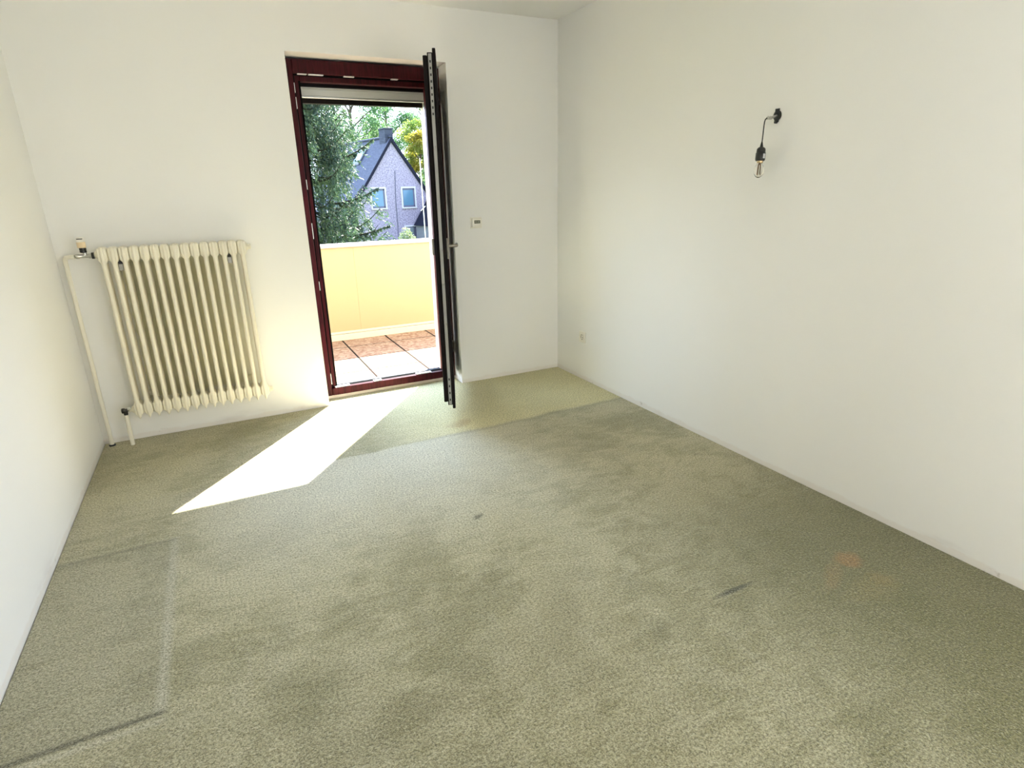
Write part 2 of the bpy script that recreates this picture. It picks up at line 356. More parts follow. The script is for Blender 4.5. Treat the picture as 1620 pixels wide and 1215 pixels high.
# leaf, built closed in its own frame: hinge at origin, extends to -x, room side is -y
LW = .882
leaf = empty('door_leaf', (0, 0, 0)); leaf.parent = door
leaf.location = Vector((2.280, .128, 0)) - Vector(door.location); leaf.rotation_euler = (0, 0, math.radians(69.4))
z0, z1 = .083, 2.113
def ring(mb, x0, x1, za, zb, y0, y1, wdt, **k):
    mb.box(x0, y0, za, x0 + wdt, y1, zb, **k); mb.box(x1 - wdt, y0, za, x1, y1, zb, **k)
    mb.box(x0 + wdt, y0, za, x1 - wdt, y1, za + wdt, **k); mb.box(x0 + wdt, y0, zb - wdt, x1 - wdt, y1, zb, **k)
b = MB()
ring(b, -LW, 0, z0, z1, -.018, 0, .095, b=.003)   # overlap flange
ring(b, -LW + .016, -.016, z0 + .020, z1 - .018, 0, .028, .082, b=.002)
ring(b, -LW + .024, -.020, z0 + .038, z1 - .030, .028, .052, .074, b=.003)
sash = b.build('sash', M['mahogany_dark'], leaf)
b = MB(); b.box(-LW + .09, .014, z0 + .09, -.09, .034, z1 - .09); b.build('glass_pane', M['glass'], leaf)
b = MB(); b.box(-LW + .0125, .004, z0 + .026, -LW + .0165, .022, z1 - .024)
zz = z1 - .05; rnd = random.Random(4)
for k in range(9): b.box(-LW + .0105, .009, zz - .018, -LW + .0135, .017, zz - .006, 1); zz -= .032
zz = z0 + .05
for k in range(4): b.box(-LW + .0105, .009, zz, -LW + .0135, .017, zz + .014, 1); zz += .045
for zz in (.62, .86, 1.06, 1.32, 1.62): b.lathe((-LW + .009, .013, zz), (0, 0, 1), [(0, .005), (.012, .005)], 8)
b.build('lock_strip', [M['steel'], M['black']], leaf)
hz = 1.088                                                                          # handles
b = MB(); b.box(-LW + .022, -.030, hz - .075, -LW + .052, -.018, hz + .045, b=.003)
b.tube([(-LW + .037, -.028, hz), (-LW + .037, -.068, hz), (-LW + .042, -.076, hz), (-LW + .06, -.078, hz), (-LW + .15, -.078, hz)], .009, 12)
b.build('handle', M['handle'], leaf)
b = MB(); b.box(-LW + .030, .052, hz - .05, -LW + .055, .066, hz + .045, b=.004); b.build('pull', M['handle'], leaf)
for zz in (.22, 1.95): 
    b = MB(); b.lathe((.008, -.012, zz), (0, 0, 1), [(0, .008), (.09, .008)], 12); b.build('hinge', M['steel'], leaf)

# roller shutter above
rs_ = tag(empty('roller_shutter', (1.8, .29, 1.99)), 'grey roller shutter rolled almost fully up in the balcony doorway', 'shutter')
b = MB()
for k in range(4): b.box(1.395, .288, 1.992 + k * .046, 2.245, .300, 1.992 + k * .046 + .0445, b=.002)
part(b, 'curtain', M['grey_shutter'], rs_)
b = MB(); b.box(1.395, .284, 1.982, 2.245, .303, 1.9915, b=.002); part(b, 'end_strip', M['alu'], rs_)
for x0 in (1.372, 2.242):
    b = MB(); b.box(x0, .275, .0, x0 + .020, .312, 2.02, b=.002); part(b, 'guide_rail', M['alu'], rs_)
b = MB(); b.box(FX0, .375, 1.962, FX1, .42, 2.06, b=.003); b.box(FX0, .26, 2.045, FX1, .40, 2.17)
part(b, 'shutter_box', M['mahogany_dark'], rs_)

# ---------------------------------------------------------------- balcony
def tiles():
    t = NT('terracotta_tiles', .85); t.set('Specular IOR Level', .04); x, y, z = t.co()
    def grout(v, off, per, w_):
        a = t.math('ABSOLUTE', t.math('SUBTRACT', t.math('FRACT', t.math('ADD', t.math('DIVIDE', t.math('SUBTRACT', v, off), per), .5)), .5)); return t.ramp(a, w_ / per, w_ / per * 1.6, 1, 0)
    g = t.math('MAXIMUM', grout(x, 1.78, .432, .006), grout(y, .732, .432, .005))
    n_ = t.noise(22, 5, .7, None, 1.0); n2 = t.noise(3, 3)
    c = t.mix(t.ramp(n_, .35, .65), (0.17, 0.09, 0.058), (0.30, 0.21, 0.15)); c = t.mix(t.math('MULTIPLY', n2, .3), c, (0.120, 0.072, 0.048))
    c = t.mix(g, c, (.012, .009, .007)); t.set('Base Color', c); t.bump(t.math('SUBTRACT', n_, t.math('MULTIPLY', g, 2)), .2, .003); return t.m
b = MB(); b.box(-1.5, .42, -.20, 4.6, 2.02, 0); b.box(FX0, .235, -.20, FX1, .42, 0); tag(struct(b, 'balcony_floor', tiles()), 'speckled terracotta tiled balcony floor')
pw = tag(empty('balcony_parapet', (1.8, 1.95, 0)), 'pale yellow solid balcony parapet with white cap rail', 'parapet')
t = NT('yellow_panel', .6); x_, y_, z_ = t.co(); t.set('Base Color', t.mix(t.noise(2, 3, .5, t.vec((1, 1, .6))), (.270, .212, .118), (.258, .198, .106))); M['yellow'] = t.m
M['cap'] = plain('pale_cap', (0.396, 0.336, 0.300), .5, var=.03); M['strip'] = plain('cream_strip', (0.396, 0.360, 0.276), .5, var=.03)
b = MB()
for k in range(7):
    x0 = -1.5 + k * .871
    b.box(x0, 1.905, .03, x0 + .8702, 1.925, .905, b=.001)
part(b, 'panel', M['yellow'], pw)
b = MB(); b.box(-1.5, 1.925, -.2, 4.6, 2.02, .90); part(b, 'core', M['facade'], pw)
b = MB(); b.box(-1.5, 1.885, .905, 4.6, 2.04, .935, b=.005); part(b, 'cap_rail', M['cap'], pw)
b = MB(); b.box(-1.5, 1.888, .0, 4.6, 1.905, .062, b=.002); b.box(-1.5, 1.892, .066, 4.6, 1.905, .088, b=.002); bs = part(b, 'base_strip', M['strip'], pw)
b = MB()
for k in range(24):
    b = MB(); b.lathe((-1.2 + k * .235, 1.888, .036), (0, -1, 0), [(0, .006), (.003, .005)], 8)
    part(b, 'screw', M['steel'], pw, bs)

# ---------------------------------------------------------------- radiator
RX0, RP, RN = .205, .0495, 15; RZ0, RZ1 = .165, 1.150; RYF, RYB = -.150, -.045
rad = tag(empty('radiator', (.57, -.1, RZ0)), 'cream ribbed column radiator on the wall left of the balcony door', 'radiator')
def section_mesh():
    b = MB(); h = RZ1 - RZ0; yc = 0; hd = (RYB - RYF) / 2
    def body(prof, n=28, ex=.55, ey=.45):
        rs = []
        for z_, w_, d_ in prof:
            r_ = []
            for i in range(n):
                a = 2 * math.pi * i / n; ca, sa = math.cos(a), math.sin(a)
                r_.append((math.copysign(abs(ca) ** ex, ca) * w_, math.copysign(abs(sa) ** ey, sa) * d_, z_))
            rs.append(r_)
        b.rings(rs)
    g = .008; TW = .0128
    body([(.016, .006, hd - g - .004), (.026, .0170, hd - g), (.034, .0246, hd - g), (.082, .0246, hd - g), (.093, .0185, hd - g), (.104, .0105, hd - g)], ex=.35, ey=.3)
    body([(h - .090, .0105, hd - g), (h - .078, .0175, hd - g), (h - .068, .0246, hd - g), (h - .012, .0246, hd - g), (h - .006, .0215, hd - g - .003), (h - .001, .014, hd - g - .01)], ex=.35, ey=.3)
    for yy in (-hd + .018, hd - .018):
        rs = []
        for z_, q_ in ((0, .12), (.008, .45), (.022, .80), (.04, 1), (h - .05, 1), (h - .018, .92), (h - .006, .7), (h, .3)):
            rs.append([(TW * q_ * math.cos(2 * math.pi * i / 20), yy + .018 * (q_ ** .5) * math.sin(2 * math.pi * i / 20), z_) for i in range(20)])
        b.rings(rs)
    return b
b = section_mesh(); s0 = b.build('radiator_column', M['radiator'], rad)
for k in range(RN):
    o = s0 if k == 0 else s0.copy()
    if k: COL.objects.link(o); o.parent = rad
    o.location = Vector((RX0 + RP * (k + .5), (RYF + RYB) / 2, RZ0)) - Vector(rad.location)
XL, XR = RX0, RX0 + RP * RN; zt, zb = RZ1 - .040, RZ0 + .052; ym = (RYF + RYB) / 2
for zz in (zt, zb):                                        # plugs on the right hand end
    b = MB(); b.lathe((XR - .004, ym, zz), (1, 0, 0), [(0, .021), (.012, .021), (.014, .016), (.026, .016), (.030, .012)], 6 if zz == zb else 16, smooth=False); part(b, 'end_plug', M['radiator'], rad)
for zz in (zt, zb):
    b = MB(); b.lathe((XL + .004, ym, zz), (-1, 0, 0), [(0, .020), (.014, .020), (.016, .013), (.03, .013)], 12); part(b, 'nipple', M['radiator'], rad)
for xx in (XL + RP * 2, XL + RP * 13):                     # wall hooks
    b = MB(); b.box(xx - .012, -.05, 1.045, xx + .012, -.001, 1.075, b=.002); b.box(xx - .011, -.125, 1.022, xx + .011, -.045, 1.038, b=.002); b.box(xx - .011, -.13, 1.022, xx + .011, -.12, 1.058, b=.002)
    b.box(xx - .010, -.127, 1.058, xx + .010, -.045, 1.068, 1)
    part(b, 'wall_hook', [M['steel'], M['black']], rad)
    b = MB(); b.box(xx - .016, -.05, .275, xx + .016, -.001, .30, b=.002); part(b, 'support', M['radiator'], rad)
# thermostatic valve
vx = .150; vz = 1.108
val = empty('thermostatic_valve'); val.parent = rad; val.location = Vector((vx, ym, vz)) - Vector(rad.location)
def vp(mb, name, mats): return mb.build(name, mats, val)
b = MB(); b.lathe((-.045, 0, 0), (1, 0, 0), [(0, .010), (.004, .013), (.016, .013), (.020, .010), (.045, .0095), (.060, .010)], 16)
b.lathe((.015, 0, 0), (1, 0, 0), [(0, .015), (.018, .015)], 6, smooth=False); b.lathe((0, 0, .005), (0, 0, 1), [(0, .010), (.018, .010)], 12)
vp(b, 'valve_body', M['chrome'])
b = MB(); b.lathe((.028, 0, 0), (1, 0, 0), [(0, .017), (.012, .017)], 12, smooth=False); vp(b, 'union_nut', M['black'])
b = MB(); b.lathe((-.005, 0, .018), (0, 0, 1), [(0, .014), (.004, .0165), (.010, .0165), (.011, .015), (.016, .0165), (.024, .0165), (.026, .014)], 12, smooth=False); vp(b, 'collar', M['black'])
b = MB(); b.lathe((-.007, 0, .044), (0, 0, 1), [(0, .018), (.002, .0205), (.028, .0205), (.030, .019)], 24); vp(b, 'scale_ring', M['cream_pl'])
b = MB(); b.lathe((-.007, 0, .074), (0, 0, 1), [(0, .019), (.002, .0195), (.018, .0180), (.024, .0165), (.026, .013)], 24); vp(b, 'valve_cap', M['white_pl'])
b = MB(); b.box(-.020, -.0205, .0885, .006, -.012, .0925); vp(b, 'cap_slot', M['black'])
# lockshield at the lower end
ls = empty('lockshield_valve'); ls.parent = rad; ls.location = Vector((.158, ym, zb)) - Vector(rad.location)
b = MB(); b.lathe((-.018, 0, 0), (1, 0, 0), [(0, .013), (.003, .016), (.016, .016), (.020, .011), (.03, .011)], 12); b.lathe((0, 0, -.026), (0, 0, 1), [(0, .011), (.02, .012), (.026, .012)], 12); b.build('valve_body', M['black'], ls)
b = MB(); b.lathe((.014, 0, .006), (1, 0, 0), [(0, .015), (.016, .015)], 6, smooth=False); b.lathe((.030, 0, .006), (1, 0, 0), [(0, .009), (.002, .009)], 12); b.build('union_nut', M['chrome'], ls)

def pipe(name, pts, r, label, ring=False):
    b = MB(); b.tube(pts, r, 14); root = tag(empty(name, (pts[-1][0], pts[-1][1], 0)), label, 'pipe'); part(b, 'pipe_run', M['pipe'], root)
    if ring:
        b = MB(); b.lathe((pts[-1][0], pts[-1][1], 0), (0, 0, 1), [(0, .018), (.006, .018), (.008, .012)], 16); part(b, 'floor_collar', M['black'], root)
    return root
px_, py_ = .046, -.047
pts = [(vx - .0485, ym, vz)] + [(.078, ym + .006, vz - .001)] + [(.058, ym + .02, vz - .004), (px_ + .002, py_ - .006, vz - .016), (px_, py_, vz - .04), (px_, py_, .8), (px_, py_, .4), (px_, py_, 0.0)]
pipe('supply_pipe', pts, .0112, 'cream painted heating pipe rising in the room corner left of the radiator', True)
pipe('return_pipe', [(.158, ym, zb - .0265), (.157, ym, .10), (.156, ym + .004, .0)], .0120, 'short cream heating pipe from the lower radiator valve into the carpet')

# ---------------------------------------------------------------- small wall fittings
th = tag(empty('room_thermostat', (2.478, 0, 1.177)), 'small white wall thermostat with grey display right of the balcony door', 'thermostat')
b = MB(); b.box(2.434, -.004, 1.137, 2.522, 0, 1.213, b=.001); part(b, 'wall_plate', M['white_pl'], th)
b = MB(); b.box(2.441, -.022, 1.145, 2.516, -.004, 1.207, b=.004); part(b, 'housing', M['white_pl'], th)
b = MB(); b.box(2.456, -.0228, 1.171, 2.502, -.0215, 1.193, b=.0004)
part(b, 'display', M['lcd'], th)
b = MB()                                                # seven-segment style figures
for dx in (2.461, 2.472, 2.486):
    b.box(dx, -.0232, 1.178, dx + .006, -.0226, 1.1865)
part(b, 'display_figures', M['lcd_ink'], th)
for xx in (2.463, 2.492):
    b = MB(); b.lathe((xx, -.0218, 1.158), (0, -1, 0), [(0, .005), (.002, .0045)], 12); part(b, 'button', M['white_pl'], th)

so = tag(empty('power_socket', (W, -.372, .326)), 'white earthed wall socket low on the right wall near the corner', 'socket')
b = MB(); c_ = Vector((W, -.372, .328)); b.box(W - .009, c_.y - .041, c_.z - .041, W, c_.y + .041, c_.z + .041, b=.003); part(b, 'cover_frame', M['white_pl'], so)
b = MB(); b.lathe((W - .0092, c_.y, c_.z), (1, 0, 0), [(-.002, .0265), (-.002, .0205), (.0, .0195)], 28, caps=False)
b.lathe((W - .0092, c_.y, c_.z), (1, 0, 0), [(-.0001, .0195), (.001, .002)], 28, mi=1, caps=False)
part(b, 'insert', [M['white_pl'], plain('recess', (.42, .38, .30), .6)], so)
b = MB()
for dy in (-.0095, .0095): b.lathe((W - .0095, c_.y + dy, c_.z), (-1, 0, 0), [(0, .0035), (.0008, .0035)], 10)
part(b, 'pin_hole', M['dark_hole'], so)
for s_ in (-1, 1):
    b = MB(); b.box(W - .0125, c_.y - .003, c_.z + s_ * .0185 - .003, W - .009, c_.y + .003, c_.z + s_ * .0185 + .003); part(b, 'earth_clip', M['steel'], so)

# bare bulb on a cable
bl = tag(empty('wall_lamp', (W, -1.94, 1.69)), 'bare clear bulb in a black socket hanging by a short cable from the right wall', 'lamp')
yb = -1.94; xb = 3.088
b = MB(); b.lathe((W, -1.944, 1.683), (-1, 0, 0), [(0, .022), (.003, .022), (.004, .012), (.002, .004)], 20, smooth=False)
b.box(W - .006, -1.956, 1.655, W - .002, -1.932, 1.712, b=.001); b.lathe((W - .005, -1.947, 1.655), (-1, 0, 0), [(0, .006), (.012, .006), (.014, .003)], 12)
part(b, 'ceiling_hook_plate', M['black'], bl)
b = MB(); b.tube([(W - .006, -1.944, 1.682), (W - .02, -1.944, 1.678), (W - .035, -1.943, 1.674)], .006, 10); b.box(xb + .002, -1.950, 1.665, xb + .028, -1.936, 1.677, b=.002); b.lathe((xb + .008, -1.943, 1.677), (0, 0, 1), [(0, .003), (.003, .003)], 8); b.lathe((xb + .021, -1.943, 1.677), (0, 0, 1), [(0, .003), (.003, .003)], 8)
part(b, 'terminal_block', M['chrome'], bl)
b = MB(); b.tube([(xb + .004, yb - .002, 1.672), (xb - .004, yb, 1.666), (xb - .008, yb, 1.655), (xb - .009, yb, 1.64), (xb - .010, yb, 1.60), (xb - .011, yb, 1.565)], .0026, 8)
part(b, 'cable', M['black'], bl)
ax = Vector((-.06, -.04, -1)).normalized(); c0 = Vector((xb - .011, yb, 1.572))
b = MB(); b.lathe(c0, ax, [(0, .003), (.006, .0045), (.022, .0075), (.024, .013), (.030, .0185), (.040, .0195), (.046, .0195), (.047, .0215), (.074, .0215), (.080, .0200), (.082, .018)], 24)
part(b, 'socket_shell', M['black'], bl)
b = MB()
t1 = ax.cross(Vector((0, 1, 0))).normalized()
cc = c0 + ax * .062; n_ = Vector((-.55, -.83, 0)); n_ = (n_ - ax * n_.dot(ax)).normalized(); e_ = ax.cross(n_)
vs = []
for k in range(5):
    a = (k - 2) * .14 + .55
    dr = (n_ * math.cos(a) + e_ * -math.sin(a)) * .0218
    vs += [cc + dr - ax * .010, cc + dr + ax * .010]
b.add(vs, [(2 * k, 2 * k + 1, 2 * k + 3, 2 * k + 2) for k in range(4)]); part(b, 'label', M['sticker'], bl)
b = MB(); b.lathe(c0, ax, [(.080, .013), (.090, .013), (.092, .011)], 20); part(b, 'bulb_cap', M['brass'], bl)
b = MB(); b.lathe(c0, ax, [(.088, .0115), (.096, .013), (.104, .0175), (.116, .0220), (.128, .0225), (.140, .0195), (.150, .0125), (.1545, .005), (.155, .001)], 28); part(b, 'bulb_glass', M['bulb_glass'], bl)
b = MB()
for k in range(4):
    a = k * math.pi / 2 + .4; o1 = (t1 * math.cos(a) + ax.cross(t1) * math.sin(a))
    b.tube([c0 + ax * .098 + o1 * .004, c0 + ax * .140 + o1 * .0065], .0011, 6)
b.tube([c0 + ax * .090, c0 + ax * .100], .004, 8)
part(b, 'filament', M['filament'], bl)

# housing of the added ceiling fill, unseen behind the camera
lp = tag(empty('added_fill_lamp', (1.6, -4.55, H)), 'added round white fill lamp on the ceiling, unseen behind the camera', 'lamp')
b = MB(); b.lathe((1.6, -4.55, H), (0, 0, -1), [(0, .21), (.10, .21), (.115, .205)], 40, caps=False); part(b, 'fill_lamp_housing', M['white_pl'], lp)

# ---------------------------------------------------------------- outdoors
G = -2.9
def grass():
    t = NT('grass_ground', .95); n_ = t.noise(.8, 5, .6); t.set('Base Color', t.mix(n_, (.06, .11, .035), (.13, .16, .06))); return t.m
b = MB(); b.box(-80, .5, G - .3, 110, 160, G); tag(struct(b, 'ground', grass()), 'green garden ground below the balcony')

def foliage_mat(name, a, b_, cscale=.9, trans=.35, hi=None):
    t = NT(name, .6); n_ = t.noise(cscale, 3, .6); n2 = t.noise(cscale * 9, 2)
    c = t.mix(t.ramp(n_, .38, .62), a, b_); c = t.mix(t.math('MULTIPLY', t.ramp(n2, .5, .75), .5), c, hi if hi else tuple(min(1, q * 1.8) for q in b_))
    t.set('Base Color', c)
    tr = t.n('ShaderNodeBsdfTranslucent'); t.l(c, tr.inputs[0]); mx = t.n('ShaderNodeMixShader'); mx.inputs[0].default_value = trans
    t.l(t.p.outputs[0], mx.inputs[1]); t.l(tr.outputs[0], mx.inputs[2]); t.l(mx.outputs[0], t.o.inputs[0]); return t.m
bark = plain('bark', (.10, .075, .055), .9, var=.3, scale=8, bump=.5)

def quads_object(name, P, U, V, mat, parent):
    """many little leaf blades: centre P, half axes U, V -> one mesh (rhombus blades)"""
    n = len(P); vs = np.empty((n, 4, 3)); vs[:, 0] = P - U; vs[:, 1] = P - V * .9 + U * .1; vs[:, 2] = P + U; vs[:, 3] = P + V * .9 + U * .1
    me = bpy.data.meshes.new(name); me.vertices.add(n * 4); me.vertices.foreach_set('co', vs.reshape(-1))
    me.loops.add(n * 4); me.loops.foreach_set('vertex_index', np.arange(n * 4, dtype=np.int32)); me.polygons.add(n)
    me.polygons.foreach_set('loop_start', np.arange(0, n * 4, 4, dtype=np.int32)); me.polygons.foreach_set('loop_total', np.full(n, 4, dtype=np.int32))
    me.update(calc_edges=True); me.validate(); me.materials.append(mat)
    o = bpy.data.objects.new(name, me); COL.objects.link(o); o.parent = parent; return o

# --- the big weeping spruce
rg = np.random.default_rng(11)
SX, SY = 2.55, 9.2
spr = tag(empty('spruce_tree', (SX, SY, G)), 'large weeping spruce with drooping blue green branches beside the balcony', 'tree')
br = MB(); P = []; D = []
topz = 8.2
def radius(z): return 1.92 * (1 - (z - G) / (topz - G)) ** .8 + .12
z = G + 1.2; wi = 0
branches = []
while z < topz - .3:
    nb = 9
    for k in range(nb):
        a = wi * 1.13 + k * 2 * math.pi / nb + rg.normal() * .12
        branches.append((z + rg.normal() * .06, a, radius(z) * rg.uniform(.78, 1.06), rg.uniform(.1, .35)))
    z += .21; wi += 1
for (zz, a, L, drop) in branches:
    n = 9; pts = []
    for i in range(n):
        s_ = i / (n - 1)
        pts.append((SX + math.cos(a) * L * s_, SY + math.sin(a) * L * s_, zz + .15 * s_ - drop * L * math.sin(s_ * math.pi * .75) + .22 * L * s_ ** 3))
    br.tube([Vector(p) - Vector(spr.location) for p in pts], [.016 * (1 - i / n) + .004 for i in range(n)], 5)
    pts = np.array(pts); nst = int(12 + L * 15)
    for q in range(nst):
        s_ = rg.uniform(.22, 1.0) ** .8; i = min(int(s_ * (n - 1)), n - 2); fr = s_ * (n - 1) - i
        p0 = pts[i] * (1 - fr) + pts[i + 1] * fr
        ln = rg.uniform(.20, .55) * (1.0 if s_ < .9 else .5)
        side = rg.normal() * .35; dirv = np.array([math.cos(a + side * 3) * .35, math.sin(a + side * 3) * .35, -1.0]); dirv /= np.linalg.norm(dirv)
        if s_ > .88: dirv = np.array([math.cos(a + side), math.sin(a + side), -.25]); dirv /= np.linalg.norm(dirv)
        m_ = int(ln / .022)
        for j in range(m_):
            tt_ = j / m_; c_ = p0 + dirv * ln * tt_ + np.array([0, 0, -.10 * tt_ * tt_])
            P.append(c_ + rg.normal(size=3) * .012); D.append(dirv + rg.normal(size=3) * .55)
# side branch that reaches out in front of the neighbour's roof
for base, tip, up_ in (((3.0, 8.9, 2.05), (3.98, 8.55, 2.42), .12), ((3.1, 8.9, 1.2), (4.02, 8.6, 1.50), .06), ((3.2, 8.8, .55), (4.15, 8.5, .75), .05)):
    pts = [Vector(base).lerp(Vector(tip), i / 10) + Vector((0, 0, -up_ * math.sin(i / 10 * math.pi))) for i in range(11)]
    br.tube([p - Vector(spr.location) for p in pts], [.02 * (1 - i / 11) + .005 for i in range(11)], 5)
    for q in range(110):
        s_ = rg.uniform(.1, 1); p0 = np.array(pts[0].lerp(pts[-1], s_)) + np.array([0, 0, -up_ * math.sin(s_ * math.pi)])
        dirv = np.array([.35 + rg.normal() * .4, rg.normal() * .4, -.8]); dirv /= np.linalg.norm(dirv); ln = rg.uniform(.05, .17) * (1.3 - s_)
        for j in range(max(3, int(ln / .02))):
            P.append(p0 + dirv * ln * rg.uniform()); D.append(dirv + rg.normal(size=3) * .6)
P = np.array(P) - np.array(spr.location); D = np.array(D); D /= np.linalg.norm(D, axis=1)[:, None]
R_ = rg.normal(size=P.shape); V_ = np.cross(D, R_); V_ /= np.linalg.norm(V_, axis=1)[:, None]
sz = rg.uniform(.028, .054, size=(len(P), 1))
print('spruce blades', len(P))
quads_object('spruce_foliage', P, D * sz, V_ * sz * .30, foliage_mat('spruce_needles', (.012, .036, .028), (.048, .092, .045), 2.6, .3, (.22, .27, .095)), spr)
br.build('branches', plain('spruce_bark', (.020, .022, .016), .9, spec=.1), spr)
b = MB(); b.tube([(0, 0, 0), (0, 0, 3), (.03, 0, 6), (.02, 0, topz - G)], [.24, .17, .10, .02], 12); b.build('trunk', bark, spr)

# --- broadleaf trees behind the house
def leafy(name, label, x, y, h, r_, n, col, hi, seed, leafs=.26, squash=1.0, base=.38, group=None):
    rg = np.random.default_rng(seed); root = tag(empty(name, (x, y, G)), label, 'tree', group)
    tr = MB(); tr.tube([(0, 0, 0), (.1, .05, h * .3), (-.1, 0, h * .6), (.05, 0, h * .9)], [.35, .26, .16, .03], 10)
    cl_ = []
    for k in range(34):
        a = rg.uniform(0, 2 * math.pi); zz = rg.uniform(base, 1.0) * h; pr = math.sqrt(max(.05, 1 - ((zz / h - (base + 1) / 2) / ((1 - base) / 2)) ** 2)) * r_
        rr = pr * rg.uniform(.35, .95); cl_.append((math.cos(a) * rr, math.sin(a) * rr, zz))
        z0_ = zz - rr * .7; z0_ = max(h * .2, z0_)
        tr.tube([(0, 0, z0_), (math.cos(a) * rr * .5, math.sin(a) * rr * .5, (z0_ + zz) / 2 + .1), cl_[-1]], [.10, .06, .02], 6)
    tr.build('trunk', bark, root)
    cl_ = np.array(cl_); n = int(n * 2.1); idx = rg.integers(0, len(cl_), n); d_ = rg.normal(size=(n, 3)); d_ /= np.linalg.norm(d_, axis=1)[:, None]
    P = cl_[idx] + d_ * (rg.uniform(.1, 1, size=(n, 1)) ** .6) * np.array([1, 1, .7]) * r_ * .30
    U = rg.normal(size=(n, 3)); U /= np.linalg.norm(U, axis=1)[:, None]; V = np.cross(U, rg.normal(size=(n, 3))); V /= np.linalg.norm(V, axis=1)[:, None]
    s_ = rg.uniform(.6, 1.2, size=(n, 1)) * leafs
    quads_object('foliage', P, U * s_ * .5, V * s_ * .33, foliage_mat(name + '_leaves', col[0], col[1], .35, .45, hi), root)
    return root
def at(az, dist): a = math.radians(az); return .77 + dist * math.sin(a), -4.01 + dist * math.cos(a)
GB = 'broadleaf trees behind the grey house'
for spec in (
    ('broadleaf_tree', 'green broadleaf tree behind the ridge left of the chimney', *at(12.6, 70), 17.5, 4.8, 9000, ((0.054, 0.129, 0.048), (0.087, 0.173, 0.054)), (0.216, 0.280, 0.075), 3),
    ('broadleaf_tree', 'tall green broadleaf tree right behind the chimney', *at(15.6, 92), 22.5, 5.5, 10000, ((0.048, 0.118, 0.054), (0.075, 0.162, 0.065)), (0.183, 0.270, 0.087), 5),
    ('broadleaf_tree', 'yellow green broadleaf tree high behind the right roof slope', *at(18.9, 80), 19, 4.0, 9000, ((0.108, 0.183, 0.033), (0.183, 0.237, 0.038)), (0.324, 0.335, 0.065), 7),
    ('broadleaf_tree', 'pale green broadleaf tree behind the top of the spruce', *at(10.2, 88), 19.0, 5.5, 7000, ((0.075, 0.141, 0.075), (0.118, 0.183, 0.091)), (0.243, 0.297, 0.118), 9),
    ('broadleaf_tree', 'small yellow tinted tree beside the right slope of the grey house', *at(18.3, 69), 10.2, 2.3, 4500, ((0.162, 0.195, 0.027), (0.297, 0.249, 0.027)), (0.432, 0.335, 0.054), 13, .24),
    ('broadleaf_tree', 'dark green broadleaf tree low behind the right edge of the grey house', *at(20.9, 62), 9, 4.0, 7000, ((0.044, 0.098, 0.048), (0.081, 0.141, 0.054)), (0.162, 0.216, 0.087), 15)):
    leafy(*spec, group=GB)

# --- grey rendered house: local frame, x along the gable, y along the ridge, origin below the apex
HD = 50.0; az_ = math.radians(15.8); hx, hy = .77 + HD * math.sin(az_), -4.01 + HD * math.cos(az_)
hs = tag(empty('grey_house', (hx, hy, 0), math.radians(12.6)), 'grey rendered gabled house with a dark slate roof beyond the garden', 'house')
K = 50 / 34.0
def Z(z_): return 1.392 + (z_ - 1.392) * K
def render_mat():
    t = NT('grey_render', .95); n_ = t.noise(9, 5, .8); c = t.mix(t.ramp(n_, .38, .62), (.185, .155, .225), (.38, .325, .43)); t.set('Base Color', c); t.bump(n_, .5, .03); return t.m
def slate():
    t = NT('slate_roof', .9); t.set('Specular IOR Level', .1); q = t.n('ShaderNodeTexBrick'); t.l(t.vec((1, 1, 1), (math.radians(0), math.radians(90), math.radians(90))), q.inputs[0]); q.inputs['Scale'].default_value = 2.2
    q.inputs['Color1'].default_value = (0.051, 0.057, 0.084, 1); q.inputs['Color2'].default_value = (0.069, 0.075, 0.108, 1); q.inputs['Mortar'].default_value = (0.024, 0.027, 0.042, 1); q.inputs['Mortar Size'].default_value = .03
    t.set('Base Color', q.outputs[0]); t.bump(q.outputs[1], .4, .03); return t.m
M['render'] = render_mat(); M['slate'] = slate(); M['navy'] = plain('dark_verge', (.018, .018, .032), .9, spec=.05)
M['win_frame'] = plain('dark_window_frame', (.09, .09, .15), .5); M['surround'] = plain('pale_surround', (.50, .47, .52), .8)
M['pane'] = plain('sky_reflecting_pane', (0.096, 0.192, 0.300), .15, .1, var=.04, scale=1); M['blind'] = plain('pale_blind', (0.168, 0.192, 0.222), .6)
za = Z(3.93); slope = (Z(3.95) - Z(1.35)) / (1.94 * K); hw = 3.9; ze = za - slope * hw; LEN = 10.5
b = MB(); b.prism([(-hw, G), (hw, G), (hw, ze), (0, za), (-hw, ze)], 0, LEN); b.build('house_walls', M['render'], hs)
for s_ in (-1, 1):
    b = MB(); th_ = .22; ov = .45; xo = s_ * (hw + ov); zo = za - slope * (hw + ov)
    poly = [(0, za + .05), (xo, zo + .05), (xo, zo + th_ + .12), (0, za + th_ + .12)]
    b.prism(poly, -.10, LEN + .2); b.build('roof_slope', M['slate'], hs)
    b = MB(); poly = [(0, za + .04), (xo, zo + .04), (xo, zo + th_ + .14), (0, za + th_ + .14)]; b.prism(poly, -.16, -.101); b.build('verge_board', M['navy'], hs)
b = MB(); b.tube([(0, -.1, za + .40), (0, LEN + .2, za + .40)], .10, 8); b.build('ridge_cap', M['slate'], hs)
b = MB(); b.box(-.32, .25, za - .8, .38, 1.25, za + .95, b=.02); b.box(-.37, .20, za + .951, .43, 1.30, za + 1.03, b=.02); b.build('chimney', M['slate'], hs)
